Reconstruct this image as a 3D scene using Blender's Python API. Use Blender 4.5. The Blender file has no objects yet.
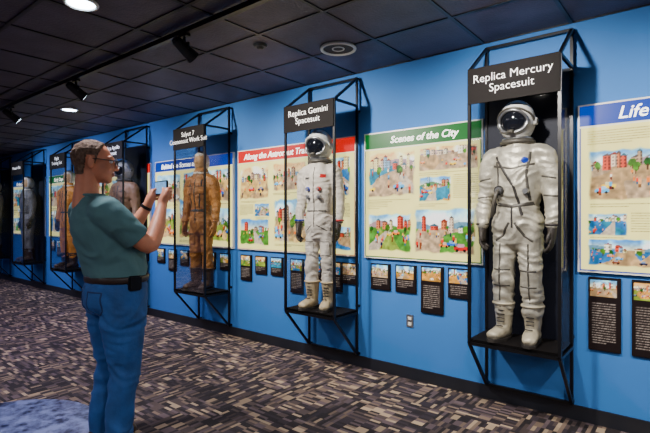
import bpy, bmesh, math
import numpy as np
from mathutils import Vector, Matrix, noise
from mathutils.bvhtree import BVHTree

K = 0.91          # design units -> metres
WALL = 3.92       # exhibit wall plane
CEIL = 3.0
scene = bpy.context.scene
COL = scene.collection

# ------------------------------------------------------------------ materials
def lin(c):
    return tuple((v/12.92 if v <= 0.04045 else ((v+0.055)/1.055)**2.4) for v in c)
def s255(r, g, b):
    return lin((r/255., g/255., b/255.))

def mat(name, col, rough=0.6, metal=0.0, var=0.12, nscale=8.0, bump=0.0, bscale=30.0, es=0.0, ecol=None, spec=0.5):
    m = bpy.data.materials.new(name); m.use_nodes = True
    nt = m.node_tree; p = nt.nodes['Principled BSDF']
    p.inputs['Roughness'].default_value = rough
    p.inputs['Metallic'].default_value = metal
    p.inputs['Specular IOR Level'].default_value = spec
    tc = nt.nodes.new('ShaderNodeTexCoord')
    n = nt.nodes.new('ShaderNodeTexNoise'); n.inputs['Scale'].default_value = nscale
    n.inputs['Detail'].default_value = 4
    nt.links.new(tc.outputs['Object'], n.inputs['Vector'])
    r = nt.nodes.new('ShaderNodeValToRGB')
    r.color_ramp.elements[0].position = 0.3; r.color_ramp.elements[1].position = 0.7
    r.color_ramp.elements[0].color = (*[c*(1-var) for c in col], 1)
    r.color_ramp.elements[1].color = (*[min(1, c*(1+var)) for c in col], 1)
    nt.links.new(n.outputs['Fac'], r.inputs['Fac'])
    nt.links.new(r.outputs['Color'], p.inputs['Base Color'])
    if bump > 0:
        n2 = nt.nodes.new('ShaderNodeTexNoise'); n2.inputs['Scale'].default_value = bscale
        n2.inputs['Detail'].default_value = 3
        nt.links.new(tc.outputs['Object'], n2.inputs['Vector'])
        b = nt.nodes.new('ShaderNodeBump'); b.inputs['Strength'].default_value = bump
        b.inputs['Distance'].default_value = 0.02
        nt.links.new(n2.outputs['Fac'], b.inputs['Height'])
        nt.links.new(b.outputs['Normal'], p.inputs['Normal'])
    if es > 0:
        p.inputs['Emission Color'].default_value = (*(ecol or col), 1)
        p.inputs['Emission Strength'].default_value = es
    return m

def attr_mat(name, es, base=0.6, rough=0.4):
    m = bpy.data.materials.new(name); m.use_nodes = True
    nt = m.node_tree; p = nt.nodes['Principled BSDF']
    a = nt.nodes.new('ShaderNodeAttribute'); a.attribute_name = 'Col'
    mx = nt.nodes.new('ShaderNodeVectorMath'); mx.operation = 'SCALE'; mx.inputs['Scale'].default_value = base
    nt.links.new(a.outputs['Color'], mx.inputs[0])
    nt.links.new(mx.outputs[0], p.inputs['Base Color'])
    nt.links.new(a.outputs['Color'], p.inputs['Emission Color'])
    p.inputs['Emission Strength'].default_value = es
    p.inputs['Roughness'].default_value = rough
    p.inputs['Specular IOR Level'].default_value = 0.25
    return m

M = {}
M['wall'] = mat('blue_wall_paint', s255(52, 114, 186), 0.7, var=0.05, nscale=2, bump=0.05, bscale=200, spec=.3)
M['wall2'] = mat('dark_wall_paint', s255(80, 84, 130), 0.8, var=0.05)
M['base'] = mat('baseboard_vinyl', s255(22, 24, 32), 0.5)
M['black'] = mat('black_metal', s255(18, 18, 21), 0.35, metal=0.3)
M['blackm'] = mat('black_board', s255(18, 15, 15), 0.75, spec=.15)
M['backp'] = mat('dark_navy_backing_panel', s255(16, 20, 34), 0.6, spec=.3)
M['grid'] = mat('ceiling_grid_black', s255(16, 15, 20), 0.4)
M['tile'] = mat('ceiling_tile', s255(70, 62, 80), 0.5, var=0.25, nscale=5, bump=0.25, bscale=60)
M['white'] = mat('white_enamel', s255(215, 214, 208), 0.35, var=0.04)
M['lamp'] = mat('lamp_glow', (1, 1, 1), 0.5, es=30.0, ecol=(0.62, 0.82, 1.0))
M['letter'] = mat('white_lettering', s255(240, 240, 240), 0.6, var=0.02, es=0.4)
M['poster_letter'] = mat('poster_lettering', s255(250, 250, 240), 0.6, var=0.02, es=2.0)
M['art'] = attr_mat('backlit_artwork', 1.5, 0.22)
M['plaque'] = attr_mat('plaque_print', 0.5, 0.8)  # unlit board; slight glow added to the print so its pictures show
M['silver'] = mat('silver_suit_fabric', s255(190, 184, 166), 0.46, metal=0.45, var=0.2, nscale=12, bump=0.3, bscale=28)
M['suitwhite'] = mat('white_suit_fabric', s255(196, 188, 174), 0.7, var=0.14, nscale=10, bump=0.4, bscale=30)
M['gold'] = mat('golden_brown_suit_fabric', s255(150, 98, 40), 0.6, var=0.3, nscale=10, bump=0.5, bscale=30)
M['orange'] = mat('orange_suit_fabric', s255(190, 120, 30), 0.6, var=0.2, nscale=10, bump=0.4, bscale=30)
M['tansuit'] = mat('tan_suit_fabric', s255(128, 96, 66), 0.6, var=0.2, nscale=10, bump=0.4, bscale=30)
M['greysuit'] = mat('grey_suit_fabric', s255(92, 90, 88), 0.6, var=0.25, nscale=10, bump=0.4, bscale=30)
M['strap'] = mat('dark_strap', s255(44, 40, 36), 0.6)
M['strapgrey'] = mat('grey_strap', s255(78, 74, 66), 0.5, metal=0.2)
M['glove'] = mat('dark_glove', s255(50, 44, 38), 0.55, var=0.2)
M['bootbeige'] = mat('beige_boot_leather', s255(180, 162, 126), 0.55, var=0.12)
M['bootsilver'] = mat('silver_boot_leather', s255(190, 180, 154), 0.45, metal=0.25, var=0.2)
M['bootdark'] = mat('dark_boot_leather', s255(60, 42, 28), 0.5)
M['visor'] = mat('dark_visor', s255(16, 18, 24), 0.08, spec=0.9)
M['metal'] = mat('brushed_metal', s255(170, 170, 170), 0.3, metal=0.9)
M['red'] = mat('red_anodised', s255(190, 30, 30), 0.35)
M['blue'] = mat('blue_anodised', s255(30, 60, 170), 0.35)
M['tan'] = mat('tan_mannequin', s255(170, 134, 92), 0.6)
M['skin'] = mat('skin', s255(214, 138, 104), 0.5, var=0.08, nscale=20)
M['lip'] = mat('lips', s255(170, 95, 85), 0.5)
M['shirt'] = mat('teal_tshirt_cotton', s255(78, 118, 122), 0.85, var=0.08, nscale=10, bump=0.2, bscale=16)
M['jeans'] = mat('blue_denim', s255(34, 84, 146), 0.8, var=0.28, nscale=9, bump=0.25, bscale=24)
M['hair'] = mat('greying_brown_hair', s255(112, 90, 76), 0.8, var=0.45, nscale=60, bump=0.6, bscale=90, spec=.15)
M['belt'] = mat('brown_leather_belt', s255(46, 30, 22), 0.5)
M['eye'] = mat('eye_white', s255(235, 232, 228), 0.2, var=0.02)
M['screen'] = mat('phone_screen', s255(90, 130, 170), 0.2, es=1.6, var=0.5, nscale=60)

def glass_mat():
    m = bpy.data.materials.new('clear_acrylic'); m.use_nodes = True
    nt = m.node_tree; nt.nodes.clear()
    out = nt.nodes.new('ShaderNodeOutputMaterial')
    t = nt.nodes.new('ShaderNodeBsdfTransparent'); t.inputs[0].default_value = (0.88, 0.89, 0.91, 1)
    g = nt.nodes.new('ShaderNodeBsdfGlossy'); g.inputs['Roughness'].default_value = 0.03
    f = nt.nodes.new('ShaderNodeFresnel'); f.inputs['IOR'].default_value = 1.3
    ml = nt.nodes.new('ShaderNodeMath'); ml.operation = 'MULTIPLY'; ml.inputs[1].default_value = 0.4
    mx = nt.nodes.new('ShaderNodeMixShader')
    nt.links.new(f.outputs[0], ml.inputs[0])
    nt.links.new(ml.outputs[0], mx.inputs[0]); nt.links.new(t.outputs[0], mx.inputs[1])
    nt.links.new(g.outputs[0], mx.inputs[2]); nt.links.new(mx.outputs[0], out.inputs[0])
    return m
M['glass'] = glass_mat()

def carpet_mat():
    m = bpy.data.materials.new('patterned_carpet'); m.use_nodes = True
    nt = m.node_tree; N = nt.nodes; L = nt.links; p = N['Principled BSDF']
    p.inputs['Roughness'].default_value = 0.8
    p.inputs['Specular IOR Level'].default_value = 0.35
    tc = N.new('ShaderNodeTexCoord')
    def vm(op, a, b=None, sc=None):
        n = N.new('ShaderNodeVectorMath'); n.operation = op
        L.new(a, n.inputs[0])
        if b is not None: n.inputs[1].default_value = b
        if sc is not None: n.inputs['Scale'].default_value = sc
        return n.outputs[0]
    p0 = tc.outputs['Object']
    t = vm('FLOOR', vm('MULTIPLY', p0, (1/0.24, 1/0.24, 0)))
    wn = N.new('ShaderNodeTexWhiteNoise'); wn.noise_dimensions = '3D'; L.new(t, wn.inputs['Vector'])
    gt = N.new('ShaderNodeMath'); gt.operation = 'GREATER_THAN'; L.new(wn.outputs['Value'], gt.inputs[0]); gt.inputs[1].default_value = 0.5
    sp = N.new('ShaderNodeSeparateXYZ'); L.new(p0, sp.inputs[0])
    cb = N.new('ShaderNodeCombineXYZ'); L.new(sp.outputs[1], cb.inputs[0]); L.new(sp.outputs[0], cb.inputs[1])
    mx = N.new('ShaderNodeMix'); mx.data_type = 'VECTOR'
    L.new(gt.outputs[0], mx.inputs[0]); L.new(p0, mx.inputs[4]); L.new(cb.outputs[0], mx.inputs[5])
    cell = vm('FLOOR', vm('MULTIPLY', mx.outputs[1], (1/0.024, 1/0.08, 0)))
    w2 = N.new('ShaderNodeTexWhiteNoise'); w2.noise_dimensions = '3D'; L.new(cell, w2.inputs['Vector'])
    r = N.new('ShaderNodeValToRGB'); r.color_ramp.interpolation = 'CONSTANT'
    cols = [(0.0, (36, 29, 30)), (0.26, (80, 66, 62)), (0.44, (124, 104, 88)), (0.58, (52, 43, 48)),
            (0.74, (176, 152, 122)), (0.86, (98, 82, 84))]
    e = r.color_ramp.elements
    e[0].position = 0; e[0].color = (*s255(*cols[0][1]), 1)
    e[1].position = cols[1][0]; e[1].color = (*s255(*cols[1][1]), 1)
    for q, c in cols[2:]:
        x = e.new(q); x.color = (*s255(*c), 1)
    L.new(w2.outputs['Value'], r.inputs['Fac'])
    w3 = N.new('ShaderNodeTexWhiteNoise'); L.new(t, w3.inputs['Vector'])
    mr = N.new('ShaderNodeMapRange'); mr.inputs['To Min'].default_value = 0.65; mr.inputs['To Max'].default_value = 1.2
    L.new(w3.outputs['Value'], mr.inputs['Value'])
    mu = N.new('ShaderNodeVectorMath'); mu.operation = 'SCALE'
    L.new(r.outputs['Color'], mu.inputs[0]); L.new(mr.outputs[0], mu.inputs['Scale'])
    L.new(mu.outputs[0], p.inputs['Base Color'])
    nn = N.new('ShaderNodeTexNoise'); nn.inputs['Scale'].default_value = 300
    L.new(p0, nn.inputs['Vector'])
    b = N.new('ShaderNodeBump'); b.inputs['Strength'].default_value = 0.3; b.inputs['Distance'].default_value = 0.005
    L.new(nn.outputs['Fac'], b.inputs['Height']); L.new(b.outputs['Normal'], p.inputs['Normal'])
    return m
M['carpet'] = carpet_mat()

def moon_mat():
    m = bpy.data.materials.new('moon_print'); m.use_nodes = True
    nt = m.node_tree; N = nt.nodes; L = nt.links; p = N['Principled BSDF']
    p.inputs['Roughness'].default_value = 0.28
    tc = N.new('ShaderNodeTexCoord')
    n = N.new('ShaderNodeTexNoise'); n.inputs['Scale'].default_value = 9; n.inputs['Detail'].default_value = 12
    n.inputs['Roughness'].default_value = 0.7
    v = N.new('ShaderNodeTexVoronoi'); v.inputs['Scale'].default_value = 14
    L.new(tc.outputs['Object'], n.inputs['Vector']); L.new(tc.outputs['Object'], v.inputs['Vector'])
    a = N.new('ShaderNodeMath'); a.operation = 'MULTIPLY_ADD'
    L.new(v.outputs['Distance'], a.inputs[0]); a.inputs[1].default_value = 0.25; L.new(n.outputs['Fac'], a.inputs[2])
    r = N.new('ShaderNodeValToRGB')
    r.color_ramp.elements[0].position = 0.5; r.color_ramp.elements[0].color = (*s255(14, 20, 60), 1)
    r.color_ramp.elements[1].position = 0.74; r.color_ramp.elements[1].color = (*s255(128, 140, 190), 1)
    L.new(a.outputs[0], r.inputs['Fac']); L.new(r.outputs['Color'], p.inputs['Base Color'])
    return m
M['moon'] = moon_mat()

# ------------------------------------------------------------------ mesh helpers
def empty(name, loc, rz=0.0):
    e = bpy.data.objects.new(name, None); COL.objects.link(e)
    e.location = loc; e.rotation_euler = (0, 0, rz); e.empty_display_size = 0.1
    return e

def mk(name, bm, mats, parent=None, k=K, smooth=False, loc=None):
    if not isinstance(mats, (list, tuple)): mats = [mats]
    bmesh.ops.recalc_face_normals(bm, faces=bm.faces[:])
    for v in bm.verts: v.co *= k
    me = bpy.data.meshes.new(name); bm.to_mesh(me); bm.free()
    for m in mats: me.materials.append(m)
    if smooth:
        for p in me.polygons: p.use_smooth = True
    ob = bpy.data.objects.new(name, me); COL.objects.link(ob)
    if parent: ob.parent = parent
    if loc: ob.location = loc
    return ob

def box(bm, a, b, mi=0):
    x0, y0, z0 = a; x1, y1, z1 = b
    vs = [bm.verts.new(c) for c in [(x0,y0,z0),(x1,y0,z0),(x1,y1,z0),(x0,y1,z0),(x0,y0,z1),(x1,y0,z1),(x1,y1,z1),(x0,y1,z1)]]
    for f in [(0,3,2,1),(4,5,6,7),(0,1,5,4),(1,2,6,5),(2,3,7,6),(3,0,4,7)]:
        fc = bm.faces.new([vs[i] for i in f]); fc.material_index = mi

def bar(bm, p, q, th, mi=0):
    p = Vector(p); q = Vector(q); d = (q-p).normalized()
    ref = Vector((0, 0, 1)) if abs(d.z) < 0.9 else Vector((1, 0, 0))
    s = d.cross(ref).normalized(); u = s.cross(d).normalized(); h = th/2
    vs = []
    for c in (p, q):
        for a, b in ((-1,-1),(1,-1),(1,1),(-1,1)):
            vs.append(bm.verts.new(c + s*a*h + u*b*h))
    for f in [(0,3,2,1),(4,5,6,7),(0,1,5,4),(1,2,6,5),(2,3,7,6),(3,0,4,7)]:
        fc = bm.faces.new([vs[i] for i in f]); fc.material_index = mi

def cr(p0, p1, p2, p3, t):
    return 0.5*((2*p1) + (-p0+p2)*t + (2*p0-5*p1+4*p2-p3)*t*t + (-p0+3*p1-3*p2+p3)*t**3)

def tube(bm, pts, radii, seg=14, sub=3, cap=1.0, ref=(0, 1, 0), mi=0, closed=False):
    P = [np.array(p, float) for p in pts]
    R = [np.array(r if isinstance(r, (tuple, list)) else (r, r), float) for r in radii]
    n = len(P); C = []; Q = []
    rng_ = range(n) if closed else range(n-1)
    for i in rng_:
        g = (lambda j: j % n) if closed else (lambda j: min(max(j, 0), n-1))
        for s in range(sub):
            t = s/sub
            C.append(cr(P[g(i-1)], P[g(i)], P[g(i+1)], P[g(i+2)], t))
            Q.append(np.maximum(cr(R[g(i-1)], R[g(i)], R[g(i+1)], R[g(i+2)], t), 1e-4))
    if not closed:
        C.append(P[-1]); Q.append(R[-1])
        t0 = C[0]-C[1]; t0 /= np.linalg.norm(t0); t1 = C[-1]-C[-2]; t1 /= np.linalg.norm(t1)
        if cap > 0:
            rs, re = Q[0].min()*cap, Q[-1].min()*cap
            pre = []; post = []
            for a in (80, 55, 28):
                a = math.radians(a)
                pre.append((C[0]+t0*rs*math.sin(a), Q[0]*math.cos(a)))
            for a in (28, 55, 80):
                a = math.radians(a)
                post.append((C[-1]+t1*re*math.sin(a), Q[-1]*math.cos(a)))
            C = [c for c, _ in pre]+C+[c for c, _ in post]
            Q = [c for _, c in pre]+Q+[c for _, c in post]
    m = len(C); rings = []
    rv = Vector(ref)
    for i in range(m):
        if closed: t = C[(i+1) % m]-C[(i-1) % m]
        else: t = C[min(i+1, m-1)]-C[max(i-1, 0)]
        t = Vector(t).normalized()
        s = t.cross(rv)
        if s.length < 0.15: s = t.cross(Vector((1, 0, 0.3)))
        s.normalize(); u = s.cross(t).normalized()
        c = Vector(C[i]); ring = []
        for k in range(seg):
            a = 2*math.pi*k/seg
            ring.append(bm.verts.new(c + s*math.cos(a)*Q[i][0] + u*math.sin(a)*Q[i][1]))
        rings.append(ring)
    for i in range(m if closed else m-1):
        a, b = rings[i], rings[(i+1) % m]
        for k in range(seg):
            f = bm.faces.new((a[k], a[(k+1) % seg], b[(k+1) % seg], b[k])); f.material_index = mi; f.smooth = True
    if not closed:
        f = bm.faces.new(rings[0][::-1]); f.material_index = mi
        f = bm.faces.new(rings[-1]); f.material_index = mi

def ring(bm, c, rx, ry, r, seg=28, mi=0, axis='z', tilt=None, rseg=8):
    pts = []
    for k in range(seg):
        a = 2*math.pi*k/seg
        if axis == 'z': v = Vector((math.cos(a)*rx, math.sin(a)*ry, 0))
        elif axis == 'y': v = Vector((math.cos(a)*rx, 0, math.sin(a)*ry))
        else: v = Vector((0, math.cos(a)*rx, math.sin(a)*ry))
        if tilt is not None: v = tilt @ v
        pts.append(tuple(Vector(c)+v))
    rf = {'z': (0, 0, 1), 'y': (0, 1, 0), 'x': (1, 0, 0)}[axis]
    tube(bm, pts, [r]*seg, seg=rseg, sub=1, closed=True, ref=rf, mi=mi)

def ell(bm, c, r, u=20, v=14, mi=0, rot=None):
    mtx = Matrix.Translation(c)
    if rot is not None: mtx = mtx @ rot.to_4x4()
    mtx = mtx @ Matrix.Diagonal((r[0], r[1], r[2], 1))
    g = bmesh.ops.create_uvsphere(bm, u_segments=u, v_segments=v, radius=1, matrix=mtx)
    for vv in g['verts']:
        for f in vv.link_faces: f.material_index = mi; f.smooth = True

def cyl(bm, p, q, r1, r2=None, seg=24, mi=0):
    p = Vector(p); q = Vector(q); d = q-p
    mtx = Matrix.Translation((p+q)/2) @ d.to_track_quat('Z', 'Y').to_matrix().to_4x4()
    g = bmesh.ops.create_cone(bm, cap_ends=True, segments=seg, radius1=r1, radius2=r1 if r2 is None else r2, depth=d.length, matrix=mtx)
    for vv in g['verts']:
        for f in vv.link_faces: f.material_index = mi

def remesh(bm, voxel, smooth=6):
    bmesh.ops.recalc_face_normals(bm, faces=bm.faces[:])
    me = bpy.data.meshes.new('tmp'); bm.to_mesh(me); bm.free()
    ob = bpy.data.objects.new('tmp', me); COL.objects.link(ob)
    r = ob.modifiers.new('r', 'REMESH'); r.mode = 'VOXEL'; r.voxel_size = voxel; r.use_smooth_shade = True
    s = ob.modifiers.new('s', 'SMOOTH'); s.factor = 0.5; s.iterations = smooth
    dg = bpy.context.evaluated_depsgraph_get()
    me2 = bpy.data.meshes.new_from_object(ob.evaluated_get(dg))
    out = bmesh.new(); out.from_mesh(me2)
    bpy.data.objects.remove(ob); bpy.data.meshes.remove(me); bpy.data.meshes.remove(me2)
    return out

def wrinkle(bm, amp, f=(7, 7, 20), seed=0.0, mask=None):
    bm.normal_update()
    off = Vector((seed, seed*1.7, seed*0.3))
    news = []
    for v in bm.verts:
        p = v.co
        warp = noise.noise(Vector((p.x*5, p.y*5, p.z*5))+off)*0.12
        q = Vector((p.x*f[0], p.y*f[1], (p.z+warp)*f[2]))+off
        n1 = 1-abs(noise.noise(q))*2.2
        n2 = noise.noise(p*9+off)
        a = amp if mask is None else amp*mask(p)
        news.append(v.co + v.normal*a*(n1*0.6+n2*0.7-0.3))
    for v, c in zip(bm.verts, news): v.co = c

def cast(bvh, x, z, side=-1):
    h = bvh.ray_cast(Vector((x, side*2.0, z)), Vector((0, -side, 0)))
    return (h[0], h[1]) if h[0] is not None else (None, None)

def strip(bm, bvh, pts, w, off=0.004, mi=0, n=10):
    """fabric strip lying on the front of a body"""
    P = []
    for i in range(len(pts)-1):
        a = Vector(pts[i]); b = Vector(pts[i+1])
        for s in range(n): P.append(a.lerp(b, s/n))
    P.append(Vector(pts[-1]))
    prev = None
    for i, p in enumerate(P):
        t = (P[min(i+1, len(P)-1)]-P[max(i-1, 0)]); t.normalize()
        nrm = Vector((-t.y, t.x))
        row = []
        for s in (-1, -0.5, 0.5, 1):
            q = p+nrm*s*w/2
            c, nn = cast(bvh, q.x, q.y)
            if c is None: row = None; break
            row.append(c+Vector((0, -off*(1 if abs(s) < 0.9 else 0.1), 0)))
        if row: row = [bm.verts.new(c) for c in row]
        if row and prev:
            for k in range(3):
                f = bm.faces.new((prev[k], prev[k+1], row[k+1], row[k])); f.material_index = mi; f.smooth = True
        prev = row

def patch(bm, bvh, cx, cz, w, h, off=0.005, mi=0, rnd=False, n=6):
    g = {}
    for i in range(n+1):
        for j in range(n+1):
            u = -1+2*i/n; v = -1+2*j/n
            if rnd:
                uu = u*math.sqrt(max(0, 1-v*v/2)); vv = v*math.sqrt(max(0, 1-u*u/2)); u, v = uu, vv
            c, nn = cast(bvh, cx+u*w/2, cz+v*h/2)
            if c is None: return
            g[i, j] = bm.verts.new(c+Vector((0, -off, 0)))
    for i in range(n):
        for j in range(n):
            f = bm.faces.new((g[i, j], g[i+1, j], g[i+1, j+1], g[i, j+1])); f.material_index = mi

def text_mesh(name, s, size, loc, m, parent, k=K, shear=0.0, bold=0.0, align='CENTER', rot=(math.pi/2, 0, 0), sx=1.0):
    cu = bpy.data.curves.new(name, 'FONT'); cu.body = s; cu.size = size; cu.align_x = align; cu.align_y = 'CENTER'
    cu.shear = shear; cu.offset = bold; cu.extrude = 0.001; cu.resolution_u = 3; cu.space_line = 0.95
    ob = bpy.data.objects.new('t', cu); COL.objects.link(ob)
    dg = bpy.context.evaluated_depsgraph_get()
    me = bpy.data.meshes.new_from_object(ob.evaluated_get(dg))
    bpy.data.objects.remove(ob)
    R = Matrix.Translation(loc) @ (Matrix.Rotation(rot[2], 4, 'Z') @ Matrix.Rotation(rot[0], 4, 'X')) @ Matrix.Diagonal((sx, 1, 1, 1))
    me.transform(R); me.transform(Matrix.Scale(k, 4))
    me.materials.clear(); me.materials.append(m)
    o = bpy.data.objects.new(name, me); COL.objects.link(o); o.parent = parent
    return o

# ------------------------------------------------------------------ painter (vertex-colour prints)
def lown(rng, h, w, s):
    gh, gw = int(h/s)+3, int(w/s)+3
    g = rng.random((gh, gw))
    y = np.arange(h)/s; x = np.arange(w)/s
    yi = y.astype(int); xi = x.astype(int); fy = (y-yi)[:, None]; fx = (x-xi)[None, :]
    a = g[yi][:, xi]; b = g[yi][:, xi+1]; c = g[yi+1][:, xi]; d = g[yi+1][:, xi+1]
    return (a*(1-fx)+b*fx)*(1-fy)+(c*(1-fx)+d*fx)*fy

PAL = [(.85, .20, .12), (.98, .80, .22), (.12, .42, .75), (.97, .95, .88), (.55, .30, .18), (.95, .52, .18), (.12, .18, .32), (.35, .70, .88), (.90, .66, .42), (.75, .12, .15)]
GR = [(.34, .55, .22), (.12, .48, .68), (.80, .60, .30), (.70, .58, .42), (.55, .62, .26), (.20, .46, .66), (.72, .62, .50), (.16, .52, .62), (.84, .70, .44)]
def pic(c, x, y, w, h, rng, vig=True):
    H, W, _ = c.shape
    X0, Y0 = int(x*W), int(y*H); w_, h_ = max(3, int(w*W)), max(3, int(h*H))
    w_ = min(w_, W-X0-1); h_ = min(h_, H-Y0-1)
    asp = w_/h_
    u = (np.arange(w_)+.5)[None, :]/w_*np.ones((h_, 1)); v = (np.arange(h_)+.5)[:, None]/h_*np.ones((1, w_))
    U = u*asp
    im = np.zeros((h_, w_, 3))
    hz = rng.uniform(.28, .48)
    sky = np.array([(.24, .56, .88), (.42, .70, .90), (.34, .64, .90), (.92, .70, .42)][rng.integers(4)]); hor = np.array((.97, .92, .74))
    t = np.clip(v/hz, 0, 1)[..., None]**1.3
    im[:] = sky*(1-t)+hor*t
    cl = lown(rng, h_, w_, max(2, w_/6))
    im += (np.clip(cl-.5, 0, 1)[..., None]*1.3)*(v < hz)[..., None]
    # distant hills
    hill = hz-.08-.07*np.sin(u*rng.uniform(4, 9)+rng.uniform(0, 6))
    if rng.random() < .6: im[v > hill] = [(.42, .58, .66), (.40, .56, .40), (.66, .56, .58)][rng.integers(3)]
    g = np.array(GR[rng.integers(len(GR))]); g2 = np.array(GR[rng.integers(len(GR))])
    gn = lown(rng, h_, w_, 5); gb = lown(rng, h_, w_, max(3, w_/4))
    mk_ = v > hz+.02*np.sin(u*9)
    gg = np.where((gb > .55)[..., None], g2, g)*(0.8+.4*gn[..., None])
    im[mk_] = gg[mk_]
    if rng.random() < .6:      # road / runway
        cxr = rng.uniform(.3, .7); sl = rng.uniform(-.9, .9); m = (abs(u-cxr-(v-hz)*sl) < (v-hz)*.28+.01) & (v > hz)
        im[m] = np.array((.76, .70, .62))*(.9+.2*gn[m][:, None])
    cx = rng.uniform(0, .15)
    while cx < .95:         # buildings with windows and pitched roofs
        bw = rng.uniform(.05, .13); bh = rng.uniform(.07, .30)*(1 if rng.random() < .8 else 1.3); cx += bw*rng.uniform(.6, 1.9)
        col = np.array([(.96, .92, .82), (.84, .50, .34), (.74, .62, .50), (.97, .90, .66), (.58, .70, .80), (.86, .34, .24), (.90, .80, .70)][rng.integers(7)])
        base = hz+rng.uniform(.02, .09)
        m = (abs(u-cx) < bw/2) & (v > base-bh) & (v < base)
        im[m] = col
        im[m & (u > cx+bw*.12)] *= .72
        yy, xx = np.nonzero(m & ((np.arange(h_)[:, None] % 4) > 1) & ((np.arange(w_)[None, :] % 4) > 1))
        im[yy, xx] *= .62
        top = base-bh
        im[(abs(u-cx) < bw*.6*np.clip((v-top+.05)/.05, 0, 1)) & (v > top-.05) & (v < top+.005)] = [(.55, .22, .14), (.40, .34, .32), (.25, .40, .45)][rng.integers(3)]
    for _ in range(rng.integers(3, 7)):
        cx = rng.random()*asp; cy = hz+rng.uniform(-.05, .10); r = rng.uniform(.03, .08)
        m = ((U-cx)/r)**2+((v-cy)/(r*1.2))**2+1.4*(gn-.5) < 1
        im[m] = np.array([(.14, .38, .12), (.34, .54, .16)][rng.integers(2)])*(0.6+gn[m][:, None]*.8)
        im[(abs(U-cx) < .010) & (v > cy+r*.5) & (v < cy+r*2.2)] = (.34, .22, .12)
    for _ in range(rng.integers(1, 5)):   # vehicles / boats
        cx = rng.random()*asp; cy = rng.uniform(hz+.16, .85); r = rng.uniform(.06, .10)+.12*(cy-hz)
        col = np.array(PAL[rng.integers(len(PAL))])
        im[((U-cx)/r)**4+((v-cy)/(r*.30))**4 < 1] = col
        im[((U-cx)/(r*.5))**4+((v-cy+r*.4)/(r*.26))**4 < 1] = col*.4+np.array((.45, .5, .55))
        for s in (-.55, .55): im[(U-cx-s*r)**2+(v-cy-r*.3)**2 < (r*.22)**2] = (.10, .09, .1)
    for _ in range(rng.integers(6, 14)):  # people
        cx = rng.random()*asp; cy = rng.uniform(hz+.10, .84); r = .010+.035*(cy-hz)+rng.uniform(0, .006)
        m = (abs(U-cx) < r) & (v > cy-r*2) & (v < cy+r*.8)
        im[m] = PAL[rng.integers(len(PAL))]
        m = (abs(U-cx) < r*.8) & (v >= cy+r*.8) & (v < cy+r*3.4)
        im[m] = np.array(PAL[rng.integers(len(PAL))])*.55
        im[(U-cx)**2+(v-cy+r*2.8)**2 < (r*.9)**2] = (.85, .6, .45)
    im *= (0.90+.2*lown(rng, h_, w_, 2.5))[..., None]
    if vig:
        e = np.minimum(np.minimum(u, 1-u)*asp, np.minimum(v, 1-v))
        a = np.clip((e-.07*lown(rng, h_, w_, max(2, w_/9)))/.04, 0, 1)[..., None]
    else:
        a = 1
    s = c[Y0:Y0+h_, X0:X0+w_]
    c[Y0:Y0+h_, X0:X0+w_] = s*(1-a)+np.clip(im, 0, 1)*a

def lines(c, x, y, w, n, rng, col, a=.6, step=2):
    H, W, _ = c.shape; X0, Y0, w_ = int(x*W), int(y*H), int(w*W)
    for i in range(n):
        r = Y0+i*step
        if r >= H-1: break
        L = w_ if i < n-1 else int(w_*.6)
        al = (a*rng.uniform(.4, 1, min(L, W-X0-1)))[:, None]
        c[r, X0:X0+len(al)] = c[r, X0:X0+len(al)]*(1-al)+np.array(col)*al

def print_mesh(name, X0, X1, Z0, Z1, y, c, m, parent):
    """flat print facing -Y; c rows from the top"""
    H, W, _ = c.shape
    xs = np.linspace(X0, X1, W)*K; zs = np.linspace(Z1, Z0, H)*K
    XX, ZZ = np.meshgrid(xs, zs)
    co = np.stack([XX, np.full_like(XX, y*K), ZZ], -1).reshape(-1, 3)
    idx = np.arange(H*W).reshape(H, W)
    q = np.stack([idx[1:, :-1], idx[1:, 1:], idx[:-1, 1:], idx[:-1, :-1]], -1).reshape(-1, 4)
    me = bpy.data.meshes.new(name); me.from_pydata(co.tolist(), [], q.tolist())
    at = me.color_attributes.new('Col', 'FLOAT_COLOR', 'POINT')
    l = np.clip(c, 0, 1)**2.6
    rgba = np.concatenate([l.reshape(-1, 3), np.ones((H*W, 1))], 1).astype(np.float32)
    at.data.foreach_set('color', rgba.ravel())
    me.materials.append(m)
    o = bpy.data.objects.new(name, me); COL.objects.link(o); o.parent = parent
    return o

def poster(Xa, Xb, head, title, tsize, tx, layout, seed, cell=.01, Za=1.13, Zb=2.345):
    rng = np.random.default_rng(seed)
    w, h = Xb-Xa, Zb-Za
    W, H = int(w/cell), int(h/cell)
    c = np.ones((H, W, 3))*np.array((.99, .95, .62))
    c *= (0.97+.05*lown(rng, H, W, 12))[..., None]
    hh = int(H*.125); b = max(1, int(.014/cell)); st = max(2, round(.018/cell))
    c[:hh] = head; c[:, :b] = head; c[:, -b:] = head; c[-b:] = head
    c[hh:hh+b] = (.98, .97, .85)
    for (x, y, pw, ph) in layout:
        if ph < 0:
            lines(c, x, y, pw, int(-ph*H/st), rng, (.25, .22, .2), step=st); continue
        pic(c, x, y, pw, ph, rng)
        if y+ph < .95:
            lines(c, x+.01, y+ph+.005, pw*.85, 2, rng, (.25, .22, .2), step=st)
    par = empty('lightbox_poster', (((Xa+Xb)/2)*K, WALL*K, Za*K))
    bm = bmesh.new()
    box(bm, (-w/2-.012, -.028, -.012), (w/2+.012, -.001, h+.012))
    mk('lightbox_body', bm, M['white'] , par)
    print_mesh('artwork', -w/2, w/2, 0, h, -.029, c, M['art'], par)
    text_mesh('title', title, tsize, (tx-(Xa+Xb)/2, -.031, h*(1-.065)), M['poster_letter'], par, shear=.25, bold=.001, align='LEFT')
    return par

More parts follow.
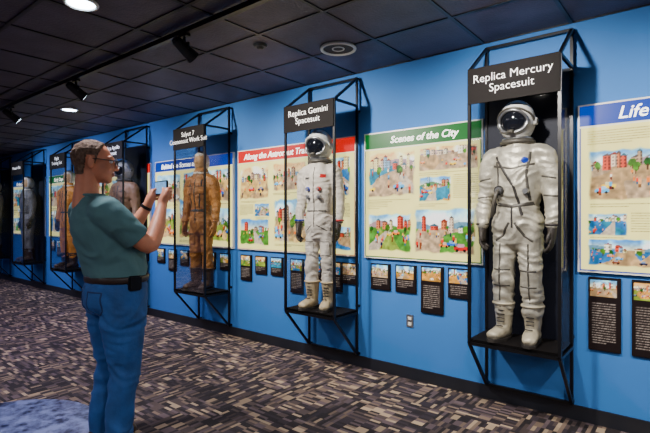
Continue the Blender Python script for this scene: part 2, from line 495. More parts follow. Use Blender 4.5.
def plaque(X0, X1, Z0, Z1, seed):
    rng = np.random.default_rng(seed)
    w, h = X1-X0, Z1-Z0; cell = .006
    W, H = max(6, int(w/cell)), max(6, int(h/cell))
    c = np.ones((H, W, 3))*np.array((.16, .13, .13))
    ph = min(.5, .125/h)
    pic(c, .08, .03*(.3/h)+.02, .84, ph, rng, vig=False)
    lines(c, .12, ph+.12, .76, int((H*(1-ph-.18))/3), rng, (.9, .85, .8), .7, step=3)
    par = empty('caption_plaque', (((X0+X1)/2)*K, WALL*K, Z0*K))
    bm = bmesh.new(); box(bm, (-w/2, -.018, 0), (w/2, -.001, h)); mk('plaque_board', bm, M['blackm'], par)
    print_mesh('plaque_print', -w/2+.004, w/2-.004, .004, h-.004, -.020, c, M['plaque'], par)

# ------------------------------------------------------------------ room shell
XL, XR, YB = -15.5, 4.5, -5.0
bm = bmesh.new(); box(bm, (XL, YB, -.1), (XR, WALL, 0)); mk('floor', bm, M['carpet'])
bm = bmesh.new(); box(bm, (XL, YB, CEIL), (XR, WALL, CEIL+.1)); mk('ceiling', bm, M['tile'])
bm = bmesh.new(); box(bm, (XL, WALL, -.1), (XR, WALL+.12, CEIL+.1)); mk('wall_right', bm, M['wall'])
bm = bmesh.new(); box(bm, (XL-.12, YB, -.1), (XL, WALL+.12, CEIL+.1)); mk('wall_end', bm, M['wall'])
bm = bmesh.new(); box(bm, (XR, YB, -.1), (XR+.12, WALL+.12, CEIL+.1)); mk('wall_back', bm, M['wall2'])
bm = bmesh.new(); box(bm, (XL, YB-.12, -.1), (XR, YB, CEIL+.1)); mk('wall_left', bm, M['wall2'])
bm = bmesh.new(); box(bm, (XL, WALL-.015, 0), (XR, WALL-.0005, .11)); mk('baseboard_right', bm, M['base'])
bm = bmesh.new(); box(bm, (XL+.0005, YB, 0), (XL+.015, WALL-.015, .11)); mk('baseboard_end', bm, M['base'])
# ceiling T-bar grid
T = .67
bm = bmesh.new()
x = XL
while x < XR:
    box(bm, (x-.014, YB, CEIL-.008), (x+.014, WALL, CEIL-.0005)); x += T
y = WALL
while y > YB:
    box(bm, (XL, y-.014, CEIL-.0085), (XR, y+.014, CEIL-.0007)); y -= T
mk('trim_ceiling_grid', bm, M['grid'])

# ------------------------------------------------------------------ posters
L1 = [(.03, .15, .46, .38), (.50, .15, .48, .19), (.50, .37, .28, .20), (.79, .37, .19, -.18), (.03, .56, .20, -.06), (.03, .64, .42, .32), (.46, .60, .51, .36)]
L2 = [(.02, .15, .30, .36), (.34, .16, .30, .28), (.66, .15, .32, .36), (.02, .55, .14, -.12), (.02, .69, .30, .28), (.17, .54, .15, .14), (.35, .49, .30, .44), (.67, .55, .15, .18), (.83, .56, .14, -.14), (.67, .75, .31, .22)]
L3 = [(.02, .15, .36, .38), (.40, .15, .27, .26), (.69, .15, .29, .38), (.02, .57, .30, .38), (.34, .46, .34, .48), (.70, .57, .28, .39)]
L4 = [(.03, .27, .27, .32), (.03, .16, .26, -.09), (.32, .17, .32, .30), (.67, .17, .30, .36), (.03, .65, .14, .14), (.03, .80, .24, .17), (.18, .65, .11, -.13), (.33, .52, .30, .42), (.68, .57, .29, .37)]
poster(-2.62, -1.44, (.02, .44, .20), 'Scenes of the City', .092, -2.33, L1, 12, .006)
poster(-4.55, -2.75, (.82, .06, .08), 'Along the Astronaut Trail', .10, -4.44, L2, 6, .0075)
poster(-6.46, -4.66, (.03, .24, .60), 'Behind the Scenes at NASA', .10, -6.30, L3, 23, .010)
poster(-8.42, -6.62, (.82, .10, .08), 'The Race to the Moon', .10, -8.2, L2, 31, .016)
poster(-10.45, -8.65, (.05, .45, .22), 'Early Days of Flight', .10, -10.2, L3, 37, .016)
poster(-12.5, -10.7, (.05, .3, .6), 'Rockets and Crews', .10, -12.3, L2, 41, .02)
poster(-.70, 1.1, (.04, .28, .66), 'Life of an Astronaut', .125, -.46, L4, 52, .006)

pl = [(-2.56, -2.34, .81, 1.065), (-2.28, -2.06, .81, 1.07), (-2.01, -1.79, .645, 1.075), (-1.745, -1.54, .81, 1.075),
      (-.645, -.44, .55, 1.085), (-.375, -.17, .55, 1.085), (-.10, .12, .80, 1.085)]
for i, x0 in enumerate([-4.52, -4.25, -3.98, -3.66, -3.39, -3.12, -2.92]):
    pl.append((x0, x0+.2, [.73, .83, .83, .66, .83, .73, .83][i], 1.05))
for base in (-6.43, -8.38, -10.4):
    for i in range(6):
        pl.append((base+i*.3, base+i*.3+.2, [.83, .73, .83, .66, .83, .83][i], 1.05))
for i, p in enumerate(pl): plaque(*p, 100+i)

# outlet
bm = bmesh.new(); box(bm, (-.036, -.008, -.058), (.036, -.0005, .058)); box(bm, (-.017, -.011, .012), (.017, -.008, .04), 1); box(bm, (-.017, -.011, -.04), (.017, -.008, -.012), 1)
mk('power_outlet', bm, [M['metal'], M['white']], loc=(-2.13*K, WALL*K, .545*K))

# ------------------------------------------------------------------ display cases
def case(Xc, sign, back=False):
    par = empty('display_case', (Xc*K, WALL*K, 0))
    w, d, z0, z1 = .32, .42, .55, 2.65
    t = .022; yb = -.045
    bm = bmesh.new()
    for s in (-1, 1):
        bar(bm, (s*w, -d, z0), (s*w, -d, z1), t)
        bar(bm, (s*w, yb, .12), (s*w, yb, 2.94), t)
        for z in (z0, z1): bar(bm, (s*w, -d, z), (s*w, yb, z), t)
        bar(bm, (s*w, -d, z1), (s*w, yb, 2.93), t)
        bar(bm, (s*w, -d, z0), (s*w, yb, .13), t)
        for z in (.135, .62, 2.6, 2.925): bar(bm, (s*w, yb, z), (s*w, -.001, z), t)
    for z in (z0, z1): bar(bm, (-w, -d, z), (w, -d, z), t)
    for z in (.13, 2.93): bar(bm, (-w, yb, z), (w, yb, z), t)
    mk('frame', bm, M['black'], par)
    bm = bmesh.new(); box(bm, (-w, -d, z0+.005), (w, -.04, z0+.035)); mk('base_shelf', bm, M['blackm'], par)
    if back:
        bm = bmesh.new(); box(bm, (-w+.01, -.046, z0+.03), (w-.01, -.036, z1)); mk('back_panel', bm, M['backp'], par)
    bm = bmesh.new(); box(bm, (-w-.005, -d-.022, 2.39), (w+.005, -d-.011, 2.66)); mk('sign_board', bm, M['blackm'], par)
    bm = bmesh.new()
    for a in ([(-w, -d, z0), (w, -d, z0), (w, -d, 2.4), (-w, -d, 2.4)],
              [(-w, -d, z0), (-w, -.04, z0), (-w, -.04, z1), (-w, -d, z1)],
              [(w, -d, z0), (w, -.04, z0), (w, -.04, z1), (w, -d, z1)]):
        bm.faces.new([bm.verts.new(c) for c in a])
    mk('acrylic_panes', bm, M['glass'], par)
    text_mesh('sign_lettering', sign, .086 if len(sign) < 30 else .064, (0, -d-.025, 2.53), M['letter'], par, bold=-.0008)
    return par

cases = [(-1.07, 'Replica Mercury\nSpacesuit', True), (-3.03, 'Replica Gemini\nSpacesuit'), (-5.03, 'Salyut 7\nCosmonaut Work Suit'),
         (-7.0, 'Replica Apollo\nSpacesuit', True), (-9.0, 'Flight\nTraining Suit'), (-11.0, 'Pressure Suit', True), (-13.0, 'Flight Suit', True)]
for c in cases: case(*c)

# ------------------------------------------------------------------ spacesuits
def hand_tubes(bm, wx, wy, wz, sd, s=1.0):
    # palm + five fingers hanging down, slightly curled (palm towards the thigh)
    tube(bm, [(wx, wy, wz+.02), (wx, wy-.005, wz-.04), (wx-sd*.004, wy-.01, wz-.095)], [(.032*s, .034*s), (.026*s, .042*s), (.022*s, .042*s)], ref=(0, 1, 0), seg=12)
    for i, (o, l) in enumerate(zip((-.036, -.013, .011, .033), (.075, .085, .078, .06))):
        y = wy-.01+o; z = wz-.09
        tube(bm, [(wx, y, z), (wx-sd*.003, y-.004, z-l*.45), (wx-sd*.018, y-.006, z-l*.8), (wx-sd*.035, y-.004, z-l)], [.0125*s, .012*s, .011*s, .01*s], seg=8, sub=2)
    tube(bm, [(wx-sd*.005, wy-.03, wz-.03), (wx-sd*.012, wy-.058, wz-.065), (wx-sd*.018, wy-.062, wz-.1)], [.015*s, .013*s, .011*s], seg=8, sub=2)

def spacesuit(name, Xc, kind, fab, boot, glovem, voxel=.012, rz=0.0, broad=1.0, seed=1.0, helmet=True):
    par = empty(name, (Xc*K, 3.685*K, .586*K), rz)
    b = broad
    bm = bmesh.new()
    tube(bm, [(0, 0, .80), (0, 0, .90), (0, 0, 1.03), (0, -.005, 1.18), (0, 0, 1.32), (0, 0, 1.42), (0, 0, 1.50)],
         [(.155*b, .12), (.172*b, .135), (.155*b, .125), (.18*b, .14), (.195*b, .14), (.17*b, .12), (.10, .095)], seg=24)
    for s in (-1, 1):
        tube(bm, [(s*.12*b, 0, 1.41), (s*.20*b, 0, 1.38), (s*.238*b, .01, 1.25), (s*.252*b, .012, 1.12), (s*.262*b, -.01, 1.0), (s*.262*b, -.035, .89)],
             [.078, .085*b, .074*b, .066*b, .06*b, .05*b], seg=16)
        tube(bm, [(s*.082*b, 0, .90), (s*.092*b, 0, .76), (s*.10*b, -.008, .60), (s*.105*b, -.012, .48), (s*.108*b, .004, .34), (s*.11*b, .005, .22)],
             [.108*b, .098*b, .084*b, .080*b, .078*b, .072*b], seg=18)
    bm = remesh(bm, voxel, 3)
    wrinkle(bm, .018 if kind == 'mercury' else .014, f=(7, 7, 18) if kind == 'mercury' else (8, 8, 22), seed=seed)
    bvh = BVHTree.FromBMesh(bm)
    mk('suit_body', bm, fab, par, smooth=True)
    # trim
    bm = bmesh.new()
    if kind == 'mercury':
        strip(bm, bvh, [(-.13, 1.40), (.02, 1.16), (.07, .95)], .020, mi=0)
        strip(bm, bvh, [(.12, 1.42), (.10, 1.25), (.12, 1.06)], .018, mi=1)
        strip(bm, bvh, [(-.12, 1.36), (-.11, 1.2), (-.12, 1.06)], .018, mi=1)
        strip(bm, bvh, [(-.14, 1.04), (0, 1.02), (.14, 1.04)], .028, mi=1)
        strip(bm, bvh, [(-.15, 1.33), (0, 1.30), (.15, 1.33)], .016, mi=1)
        strip(bm, bvh, [(0, 1.02), (0, .86)], .014, mi=0)
        for s in (-1, 1):
            strip(bm, bvh, [(s*.02, .90), (s*.08, .80), (s*.14, .76)], .018, mi=1)
            strip(bm, bvh, [(s*.105*b, .74), (s*.112*b, .3)], .013, mi=1, n=16)
            strip(bm, bvh, [(s*(.10*b-.06), .54), (s*(.10*b+.06), .54)], .013, mi=1)
            strip(bm, bvh, [(s*(.10*b-.06), .42), (s*(.10*b+.06), .42)], .011, mi=1)
            strip(bm, bvh, [(s*(.24*b-.05), 1.24), (s*(.24*b+.05), 1.22)], .013, mi=1)
            strip(bm, bvh, [(s*(.25*b-.05), 1.10), (s*(.25*b+.05), 1.09)], .013, mi=1)
        patch(bm, bvh, .085, 1.36, .045, .045, mi=4, rnd=True)
        c, n_ = cast(bvh, -.09, 1.14)
        cyl(bm, c, c+Vector((0, -.035, 0)), .028, .024, mi=2)
        ring(bm, c+Vector((0, -.02, 0)), .032, .032, .006, axis='y', mi=0)
        c2, n_ = cast(bvh, .10, 1.13)
        cyl(bm, c2, c2+Vector((0, -.03, 0)), .024, .02, mi=2)
        hp = [c+Vector((0, -.03, 0)), c+Vector((-.01, -.055, -.04)), c+Vector((-.03, -.05, -.12)), c+Vector((-.05, -.02, -.19))]
        tube(bm, [tuple(p) for p in hp], [.014]*4, seg=10, sub=4, mi=1)
    elif kind == 'gemini':
        strip(bm, bvh, [(0, 1.44), (0, .84)], .010, mi=1, n=24)
        for s, m_ in ((-1, 4), (1, 3)):
            for z, mm in ((1.14, 2), (1.22, m_)):
                c, n_ = cast(bvh, s*.06, z)
                cyl(bm, c+Vector((0, .01, 0)), c+Vector((0, -.028, 0)), .022, .020, mi=mm)
                cyl(bm, c+Vector((0, -.028, 0)), c+Vector((0, -.036, 0)), .013, mi=2)
        patch(bm, bvh, .09, 1.35, .05, .035, mi=3)
        patch(bm, bvh, -.085, 1.33, .05, .02, mi=0)
        strip(bm, bvh, [(-.13, 1.0), (.13, 1.0)], .016, mi=1)
        for s in (-1, 1):
            patch(bm, bvh, s*.09, .62, .10, .13, mi=5, off=.008)
            strip(bm, bvh, [(s*.09-.05, .69), (s*.09+.05, .69)], .008, mi=1)
            strip(bm, bvh, [(s*.03, .86), (s*.12, .80)], .010, mi=1)
            ring(bm, (s*.262*b, -.028, .905), .054*b, .054*b, .009, mi=[4, 3][s > 0])
    else:
        strip(bm, bvh, [(0, 1.42), (0, .86)], .016, mi=0, n=20)
        strip(bm, bvh, [(-.14, 1.02), (.14, 1.02)], .03, mi=0)
        for s in (-1, 1):
            patch(bm, bvh, s*.09, 1.28, .09, .09, mi=5, off=.012)
            strip(bm, bvh, [(s*.05, 1.33), (s*.13, 1.33)], .012, mi=0, off=.016)
            strip(bm, bvh, [(s*.09, 1.42), (s*.06, 1.05)], .014, mi=0)
            patch(bm, bvh, s*.10, .66, .10, .14, mi=5, off=.012)
            strip(bm, bvh, [(s*.05, .72), (s*.14, .72)], .012, mi=0, off=.016)
    mk('suit_trim', bm, [M['strap'], M['strapgrey'], M['metal'], M['red'], M['blue'], fab], par)
    # gloves
    bm = bmesh.new()
    for s in (-1, 1):
        hand_tubes(bm, s*.262*b, -.038, .86, s, 1.08)
        ring(bm, (s*.262*b, -.034, .885), .044*b, .044*b, .010)
    mk('gloves', bm, glovem, par, smooth=True)
    # boots
    bm = bmesh.new()
    for s in (-1, 1):
        x = s*.11*b; tx = x+s*.025
        tube(bm, [(x, .01, .27), (x, .015, .17), (x, .02, .09)], [(.074, .080), (.062, .070), (.056, .068)], seg=18, cap=.3)
        tube(bm, [(x, .065, .055), (x, .0, .062), (x+s*.01, -.08, .056), (tx, -.155, .045)], [(.046, .048), (.052, .058), (.055, .046), (.05, .034)], seg=18, cap=.9, ref=(0, 0, 1))
    bm = remesh(bm, .008, 4)
    for v in bm.verts: v.co.z = max(v.co.z, .012)
    wrinkle(bm, .005, f=(20, 20, 30), seed=seed)
    # sole
    for s in (-1, 1):
        x = s*.11*b; tx = x+s*.022
        out = [(x-.045, .09), (x-.052, .02), (x-.052, -.08), (tx-.05, -.16), (tx-.02, -.202), (tx+.02, -.202), (tx+.05, -.16), (x+.06, -.08), (x+.052, .02), (x+.045, .09), (x, .115)]
        lo = [bm.verts.new((p[0], p[1], 0)) for p in out]; hi = [bm.verts.new((p[0], p[1], .022)) for p in out]
        fs = [bm.faces.new(lo), bm.faces.new(hi)]
        for i in range(len(out)): fs.append(bm.faces.new((lo[i], lo[(i+1) % 11], hi[(i+1) % 11], hi[i])))
        for f in fs: f.material_index = 1
        for i in range(6):
            zz = .11+i*.028; yy = -.072-(.03 if i == 0 else 0)+i*.002
            tube(bm, [(x-.026, yy+.012, zz), (x, yy-.004, zz+.004), (x+.026, yy+.012, zz)], [.005]*3, seg=6, mi=1, sub=2)
        ring(bm, (x, .01, .275), .075, .081, .010, mi=0)
    mk('boots', bm, [boot, M['strap']], par, smooth=False)
    # helmet
    if helmet:
        hc = Vector((0, -.01, 1.665)); R = Vector((.128, .145, .160)) if kind == 'mercury' else Vector((.134, .150, .165))
        ow, oh, oz = .80, .52, -.10
        bm = bmesh.new(); ell(bm, (0, 0, 0), (1, 1, 1), 64, 48)
        kill = [f for f in bm.faces if (lambda c: c.y < 0 and (c.x/ow)**2+((c.z-oz)/oh)**2 < 1)(f.calc_center_median())]
        kill += [f for f in bm.faces if f.calc_center_median().z < -.93]
        bmesh.ops.delete(bm, geom=list(set(kill)), context='FACES')
        for v in bm.verts: v.co = Vector((v.co.x*R.x, v.co.y*R.y, v.co.z*R.z))+hc
        pts = []
        for k in range(40):
            a = 2*math.pi*k/40; dx = ow*math.cos(a); dz = oz+oh*math.sin(a); dy = -math.sqrt(max(0, 1-dx*dx-dz*dz))
            pts.append((dx*R.x+hc.x, dy*R.y+hc.y, dz*R.z+hc.z))
        tube(bm, pts, [.011]*40, seg=8, sub=1, closed=True, ref=(0, 1, 0), mi=1)
        ell(bm, hc, (R.x*.93, R.y*.93, R.z*.93), 32, 24, mi=2)
        ring(bm, (0, 0, 1.505), .112, .108, .017, mi=3)
        ring(bm, (0, 0, 1.53), .102, .100, .010, mi=1)
        for s in (-1, 1):
            cyl(bm, hc+Vector((s*(R.x-.012), .01, -.01)), hc+Vector((s*(R.x+.014), .01, -.01)), .034, .028, mi=0)
            cyl(bm, hc+Vector((s*(R.x+.014), .01, -.01)), hc+Vector((s*(R.x+.02), .01, -.01)), .017, mi=3)
        # visor hinge band over the brow
        pts = []
        for k in range(17):
            a = math.pi*k/16; dx = math.cos(a)*.98; dz = .50*math.sin(a); q = 1-dx*dx-dz*dz
            pts.append((dx*R.x*1.03, -math.sqrt(max(0.0, q))*R.y*1.04+hc.y, dz*R.z*1.03+hc.z))
        tube(bm, pts, [(.008, .014)]*17, seg=8, sub=1, ref=(0, 1, 0), mi=3 if kind == 'mercury' else 0)
        tube(bm, [(-.09, -.11, 1.58), (-.045, -.155, 1.565), (0, -.162, 1.57)], [.006]*3, seg=6, mi=3)
        box(bm, (-.02, -.162, 1.555), (.02, -.140, 1.585), 3)
        mk('helmet', bm, [M['white'], M['metal'], M['visor'], M['strapgrey']], par, smooth=True)
    else:
        bm = bmesh.new()
        ell(bm, (0, 0, 1.65), (.085, .10, .125)); tube(bm, [(0, 0, 1.46), (0, 0, 1.6)], [.06, .055])
        tube(bm, [(0, -.085, 1.665), (0, -.115, 1.635)], [.010, .014])
        bm = remesh(bm, .009, 3)
        bm.normal_update()
        for f in bm.faces:
            c = f.calc_center_median()
            f.material_index = 0 if (c.y < -.035 and c.z < 1.72) or c.z < 1.53 else 1
        for v in bm.verts:
            if v.co.z > 1.53 and not (v.co.y < -.035 and v.co.z < 1.72): v.co += v.normal*.014
        ring(bm, (0, 0, 1.50), .09, .085, .018, mi=1)
        mk('hooded_head', bm, [M['tan'], M['suitwhite']], par, smooth=True)
    return par

spacesuit('silver_spacesuit', -1.085, 'mercury', M['silver'], M['bootsilver'], M['glove'], .010, math.radians(-2), .98, 1.3)
spacesuit('white_spacesuit', -3.04, 'gemini', M['suitwhite'], M['bootbeige'], M['glove'], .011, math.radians(12), .86, 4.1)
spacesuit('brown_spacesuit', -5.03, 'work', M['gold'], M['bootdark'], M['gold'], .014, math.radians(15), .90, 7.7, helmet=False)
spacesuit('tan_spacesuit', -7.0, 'work', M['tansuit'], M['bootdark'], M['glove'], .018, math.radians(15), .95, 9.1)
spacesuit('orange_spacesuit', -9.0, 'work', M['orange'], M['bootdark'], M['glove'], .018, math.radians(15), .95, 3.3, helmet=False)
spacesuit('grey_spacesuit', -11.0, 'work', M['greysuit'], M['bootdark'], M['glove'], .02, 0, .95, 2.2, helmet=False)
spacesuit('grey_spacesuit', -13.0, 'work', M['greysuit'], M['bootdark'], M['glove'], .02, 0, .95, 5.2, helmet=False)

# ------------------------------------------------------------------ ceiling fittings
bm = bmesh.new(); box(bm, (-12, 2.10, CEIL-.06), (1.8, 2.14, CEIL-.02))
for x in np.arange(-11.5, 1.8, 1.9): box(bm, (x-.02, 2.11, CEIL-.021), (x+.02, 2.13, CEIL-.009))
mk('light_track', bm, M['black'])

def spot(loc, target, energy, size, col, blend=.6, rad=.05, name='spot'):
    ld = bpy.data.lights.new(name, 'SPOT'); ld.energy = energy; ld.spot_size = math.radians(size)
    ld.spot_blend = blend; ld.color = col; ld.shadow_soft_size = rad
    o = bpy.data.objects.new(name, ld); COL.objects.link(o)
    o.location = Vector(loc)*K; d = Vector(target)-Vector(loc)
    o.rotation_euler = d.to_track_quat('-Z', 'Y').to_euler()
    return o

for X in (.7, -1.2, -3.11, -5.01, -6.9, -8.8, -10.7):
    c = Vector((X, 2.12, 2.83)); tgt = Vector((X+.12, 3.75, 1.75)); d = (tgt-c).normalized()
    par = empty('track_spotlight', c*K)
    bm = bmesh.new()
    box(bm, (-.05, -.02, .09), (.05, .02, .109))
    cyl(bm, (0, 0, .09), (0, 0, .03), .012)
    for s in (-1, 1): bar(bm, (s*.052, 0, .035), (s*.052, 0, -.01), .012)
    bar(bm, (-.056, 0, .035), (.056, 0, .035), .012)
    a = -d*.08; e = d*.085
    cyl(bm, a, e, .040, .050, 28)
    cyl(bm, a-d*.025, a, .025, .038, 28)
    cyl(bm, e, e+d*.012, .053, .053, 28)
    cyl(bm, e+d*.0122, e+d*.014, .044, .044, 28, mi=1)
    mk('lamp_head', bm, [M['black'], M['lamp']], par)
    s_ = c+d*.13
    far = X < -6
    spot(s_, tgt, 120 if far else (190 if X < -4 else 280), 108, (.75, .80, 1.0) if far else (1.0, .93, .84), .9, .05, 'track_spot_lamp')

def downlight(x, y, e=110, col=(.96, .93, .98)):
    par = empty('ceiling_downlight', (x*K, y*K, CEIL*K))
    bm = bmesh.new(); ring(bm, (0, 0, -.012), .10, .10, .012, mi=0)
    cyl(bm, (0, 0, -.012), (0, 0, -.003), .09, .09, mi=1)
    mk('downlight_fitting', bm, [M['white'], M['lamp']], par)
    spot((x, y, CEIL-.03), (x, y, 0), e, 168, col, .9, .09, 'downlight_lamp')
PU = (.70, .62, 1.0)
for (x, y) in [(-.2, .6), (1.6, -1.2), (-.2, -2.8), (2.6, 1.6)]:  # unseen downlights added around the camera as ambient fill
    downlight(x, y, 190)
downlight(-3.3, 1.43, 190); downlight(-3.3, -1.6, 200)  # second one is out of view, added for ambient fill
for (x, y) in [(-6.7, 2.75), (-6.7, .2), (-10.2, 1.2), (-10.2, -2.2), (-13.3, 1.4), (-6.7, -2.8)]:  # after the first, out-of-view fittings added as purplish ambient fill
    downlight(x, y, 160, PU)

bm = bmesh.new(); ring(bm, (0, 0, -.012), .145, .145, .014, mi=0); cyl(bm, (0, 0, -.012), (0, 0, -.002), .135, mi=1)
ring(bm, (0, 0, -.013), .05, .05, .006, mi=0)
mk('ceiling_speaker', bm, [M['white'], M['strap']], loc=(-2.45*K, 3.22*K, CEIL*K), smooth=False)
bm = bmesh.new(); cyl(bm, (0, 0, -.022), (0, 0, -.001), .05, .06, mi=0); cyl(bm, (0, 0, -.04), (0, 0, -.022), .022, .034, mi=0)
mk('smoke_detector', bm, [M['strapgrey']], loc=(-2.93*K, 2.75*K, CEIL*K))

# moon print
bm = bmesh.new(); cyl(bm, (0, 0, .0005), (0, 0, .005), .72, seg=64); mk('moon_floor_graphic', bm, M['moon'], loc=(-3.80*K, 1.0*K, 0))

# ------------------------------------------------------------------ man
man = empty('man', (-2.72, 1.385, 0), math.radians(-6))
# shirt
bm = bmesh.new()
tube(bm, [(0, .0, 1.00), (0, -.005, 1.08), (0, -.03, 1.18), (0, -.080, 1.30), (0, -.120, 1.40), (0, -.135, 1.47), (0, -.14, 1.51)],
     [(.196, .150), (.216, .172), (.216, .172), (.224, .162), (.208, .138), (.125, .098), (.075, .07)], seg=28, cap=.2)
for s in (-1, 1):
    if s > 0: P = [(.10, -.125, 1.430), (.190, -.125, 1.415), (.232, -.05, 1.335), (.240, .02, 1.262)]
    else: P = [(-.10, -.125, 1.430), (-.200, -.125, 1.415), (-.245, -.05, 1.335), (-.240, .03, 1.262)]
    tube(bm, P, [.078, .088, .082, .078], seg=18, cap=.15)
bm = remesh(bm, .009, 4)
wrinkle(bm, .015, f=(5, 5, 11), seed=3.0, mask=lambda p: 1.0 if p.z < 1.38 else .4)
mk('tshirt', bm, M['shirt'], man, k=1, smooth=True)
bm = bmesh.new(); ring(bm, (0, -.142, 1.515), .070, .066, .008); mk('tshirt_collar', bm, M['shirt'], man, k=1, smooth=True)
# jeans
bm = bmesh.new()
tube(bm, [(0, 0, 1.035), (0, -.002, .98), (0, -.012, .90), (0, -.014, .83)], [(.198, .154), (.212, .170), (.212, .176), (.172, .146)], seg=28, cap=.1)
for s in (-1, 1):
    fx = .112 if s > 0 else -.118
    tube(bm, [(s*.102, -.008, .90), (s*.110, -.008, .76), (s*.110, 0, .62), (s*.108, .0, .48), (s*.110, -.025, .30), (fx, -.045, .07)],
         [(.114, .134), (.108, .122), (.094, .104), (.080, .086), (.074, .081), (.071, .079)], seg=20, cap=.1)
bm = remesh(bm, .010, 4)
wrinkle(bm, .015, f=(5, 5, 14), seed=8.0, mask=lambda p: 1.3 if p.z < .55 or .75 < p.z < .88 else .6)
bvj = BVHTree.FromBMesh(bm)
mk('jeans', bm, M['jeans'], man, k=1, smooth=True)
# back pockets (on the back = -y side)
M['stitch'] = mat('pocket_denim', s255(22, 50, 96), 0.8)
bm = bmesh.new()
for s in (-1, 1):
    strip(bm, bvj, [(s*.04, .965), (s*.04, .86), (s*.09, .83), (s*.14, .86), (s*.14, .965), (s*.04, .965)], .008, .003)
mk('jeans_pocket_stitching', bm, M['stitch'], man, k=1)
# belt
bm = bmesh.new()
pts = []
for k in range(36):
    a = 2*math.pi*k/36; pts.append((math.cos(a)*.211, math.sin(a)*.168, 1.03))
tube(bm, pts, [(.006, .019)]*36, seg=8, sub=1, closed=True, ref=(0, 0, 1))
mk('belt', bm, M['belt'], man, k=1, smooth=True)
bm = bmesh.new()
box(bm, (.194, -.02, .970), (.229, .055, 1.055)); bmesh.ops.bevel(bm, geom=bm.edges[:], offset=.008, segments=2, affect='EDGES')
mk('belt_pouch', bm, M['black'], man, k=1)
# arms + hands, one continuous skin surface
c0 = -.01
bm = bmesh.new()
for s in (1, -1):
    mx = (lambda x: x) if s > 0 else (lambda x: 2*c0-x)
    sh = [(.190*s, -.11, 1.41), (.226*s, -.04, 1.33), (.234*s, .05, 1.250), (.222*s, .105, 1.232), (.172*s, .165, 1.315), (mx(.108), .225, 1.43), (mx(.09), .243, 1.475), (mx(.088), .258, 1.515), (mx(.086), .270, 1.55)]
    rr = [.056, .056, .051, .050, .048, .034, (.030, .027), (.028, .036), (.021, .036)]
    tube(bm, sh, rr, seg=16, ref=(1, 0, 0))
    zs = [1.503, 1.523, 1.543, 1.564]; ln = [.75, .92, 1.0, .9]
    for z, l in zip(zs, ln):
        pts = [(mx(.088), .268, z), (mx(.092), .290, z+.004), (mx(.080), .306, z+.008), (mx(.080-.028*l), .308, z+.010), (mx(.080-.05*l), .303, z+.008)]
        tube(bm, pts, [.0100, .0095, .009, .0084, .0074], seg=8, sub=2, ref=(0, 0, 1))
    tube(bm, [(mx(.086), .25, 1.50), (mx(.072), .256, 1.53), (mx(.058), .266, 1.555), (mx(.045), .270, 1.57)], [.014, .0125, .0105, .009], seg=8, sub=2, ref=(0, 0, 1))
mk('arms_and_hands', bm, M['skin'], man, k=1, smooth=True)
# watch
bm = bmesh.new()
cyl(bm, (2*c0-.103, .230, 1.445), (2*c0-.096, .237, 1.461), .036, .035)
mk('wristwatch', bm, M['black'], man, k=1, smooth=False)
# phone
bm = bmesh.new(); box(bm, (c0-.085, .279, 1.532), (c0+.085, .291, 1.622))
bmesh.ops.bevel(bm, geom=bm.edges[:], offset=.003, segments=2, affect='EDGES')
box(bm, (c0-.076, .2775, 1.540), (c0+.076, .2787, 1.614), 1)
mk('phone', bm, [M['black'], M['screen']], man, k=1)
# head
head = empty('head', (.005, -.125, 1.705)); head.parent = man
head.rotation_euler = (math.radians(-3), 0, math.radians(-27)); head.scale = (1.08, 1.05, 1.06)
bm = bmesh.new()
ell(bm, (0, -.018, .030), (.077, .098, .085), 28, 20)
ell(bm, (0, .032, -.025), (.062, .066, .085), 24, 18)
ell(bm, (0, .066, -.088), (.030, .026, .024))
ell(bm, (0, .045, -.072), (.048, .046, .036))
tube(bm, [(0, .090, .012), (0, .104, -.012), (0, .111, -.028)], [.009, .011, .013], seg=10)
for s in (-1, 1):
    ell(bm, (s*.012, .101, -.032), (.009, .010, .008), 10, 8)
    ell(bm, (s*.030, .080, .030), (.024, .014, .010), 12, 8)
    ell(bm, (s*.040, .070, -.025), (.022, .02, .02), 12, 8)
    ell(bm, (s*.080, -.008, -.006), (.010, .020, .034), 12, 10, rot=Matrix.Rotation(s*.35, 3, 'Z'))
ell(bm, (0, .094, -.056), (.022, .009, .006), 12, 8); ell(bm, (0, .092, -.066), (.018, .009, .006), 12, 8)
tube(bm, [(0, -.035, -.03), (0, -.035, -.12), (0, -.035, -.24)], [.058, .060, .068], seg=18)
bm = remesh(bm, .0042, 3)
hb = bm.copy()
for f in bm.faces:
    c = f.calc_center_median()
    f.material_index = 1 if (abs(c.x) < .021 and c.y > .092 and -.070 < c.z < -.051) else 0
mk('face', bm, [M['skin'], M['lip']], head, k=1, smooth=True)
def hl(p):
    y = p.y
    if y > .042: return .096
    if y > .024: return .096-(.042-y)/.018*.055
    if y > .010: return .041-(.024-y)/.014*.045
    if y > -.032: return -.010 if y > .006 else .032
    return .032-min(1, (-.032-y)/.015)*.105
hb.normal_update()
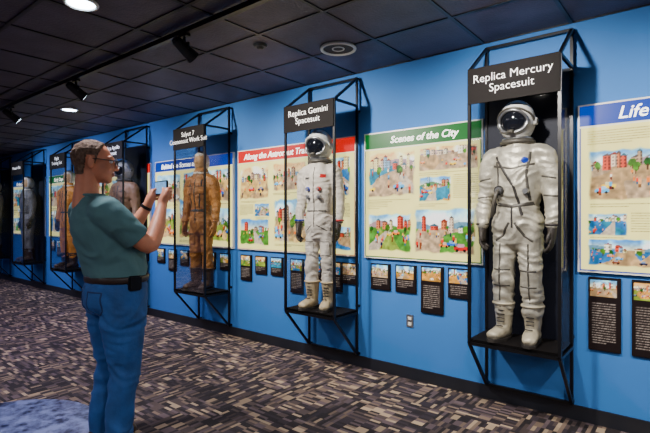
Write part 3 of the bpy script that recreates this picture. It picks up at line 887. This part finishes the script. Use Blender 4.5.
dl = [f for f in hb.faces if (lambda c: c.z < hl(c))(f.calc_center_median())]
bmesh.ops.delete(hb, geom=dl, context='FACES')
for v in hb.verts:
    dd = min(1, max(.1, (v.co.z-hl(v.co))/.02))
    v.co += v.normal*(.002+.006*dd*(1+.6*noise.noise(v.co*70)))
mk('hair', hb, M['hair'], head, k=1, smooth=True)
bm = bmesh.new()
for s in (-1, 1):
    ell(bm, (s*.031, .083, .008), (.013, .012, .011), 14, 10, mi=0)
    ell(bm, (s*.032, .0935, .008), (.005, .003, .005), 10, 8, mi=1)
mk('eyes', bm, [M['eye'], M['black']], head, k=1, smooth=True)
bm = bmesh.new()
for s in (-1, 1):
    ring(bm, (s*.034, .109, .006), .025, .019, .0028, axis='y', rseg=6)
    tube(bm, [(s*.059, .107, .010), (s*.074, .06, .012), (s*.083, .0, .012), (s*.082, -.02, -.006)], [.0028]*4, seg=6)
tube(bm, [(-.010, .110, .010), (0, .114, .013), (.010, .110, .010)], [.002]*3, seg=6)
mk('eyeglasses', bm, M['black'], head, k=1, smooth=True)
# shoes
bm = bmesh.new()
for s in (-1, 1):
    x = s*.114
    tube(bm, [(x, -.105, .055), (x, -.03, .062), (x+s*.01, .06, .05), (x+s*.02, .145, .038)], [(.040, .05), (.044, .055), (.048, .042), (.044, .030)], seg=18, cap=.9, ref=(0, 0, 1))
bm = remesh(bm, .007, 4)
for v in bm.verts: v.co.z = max(v.co.z, .001)
mk('shoes', bm, M['bootdark'], man, k=1, smooth=True)

# ------------------------------------------------------------------ world + camera
w = bpy.data.worlds.new('World'); scene.world = w; w.use_nodes = True
w.node_tree.nodes['Background'].inputs[0].default_value = (.4, .45, .6, 1)
w.node_tree.nodes['Background'].inputs[1].default_value = .05
cam = bpy.data.cameras.new('Camera'); cam.sensor_width = 36; cam.lens = 465/650*36
co = bpy.data.objects.new('Camera', cam); COL.objects.link(co)
co.location = (0, 0, 1.53*K); co.rotation_euler = (math.radians(90), 0, math.radians(38.9))
scene.camera = co
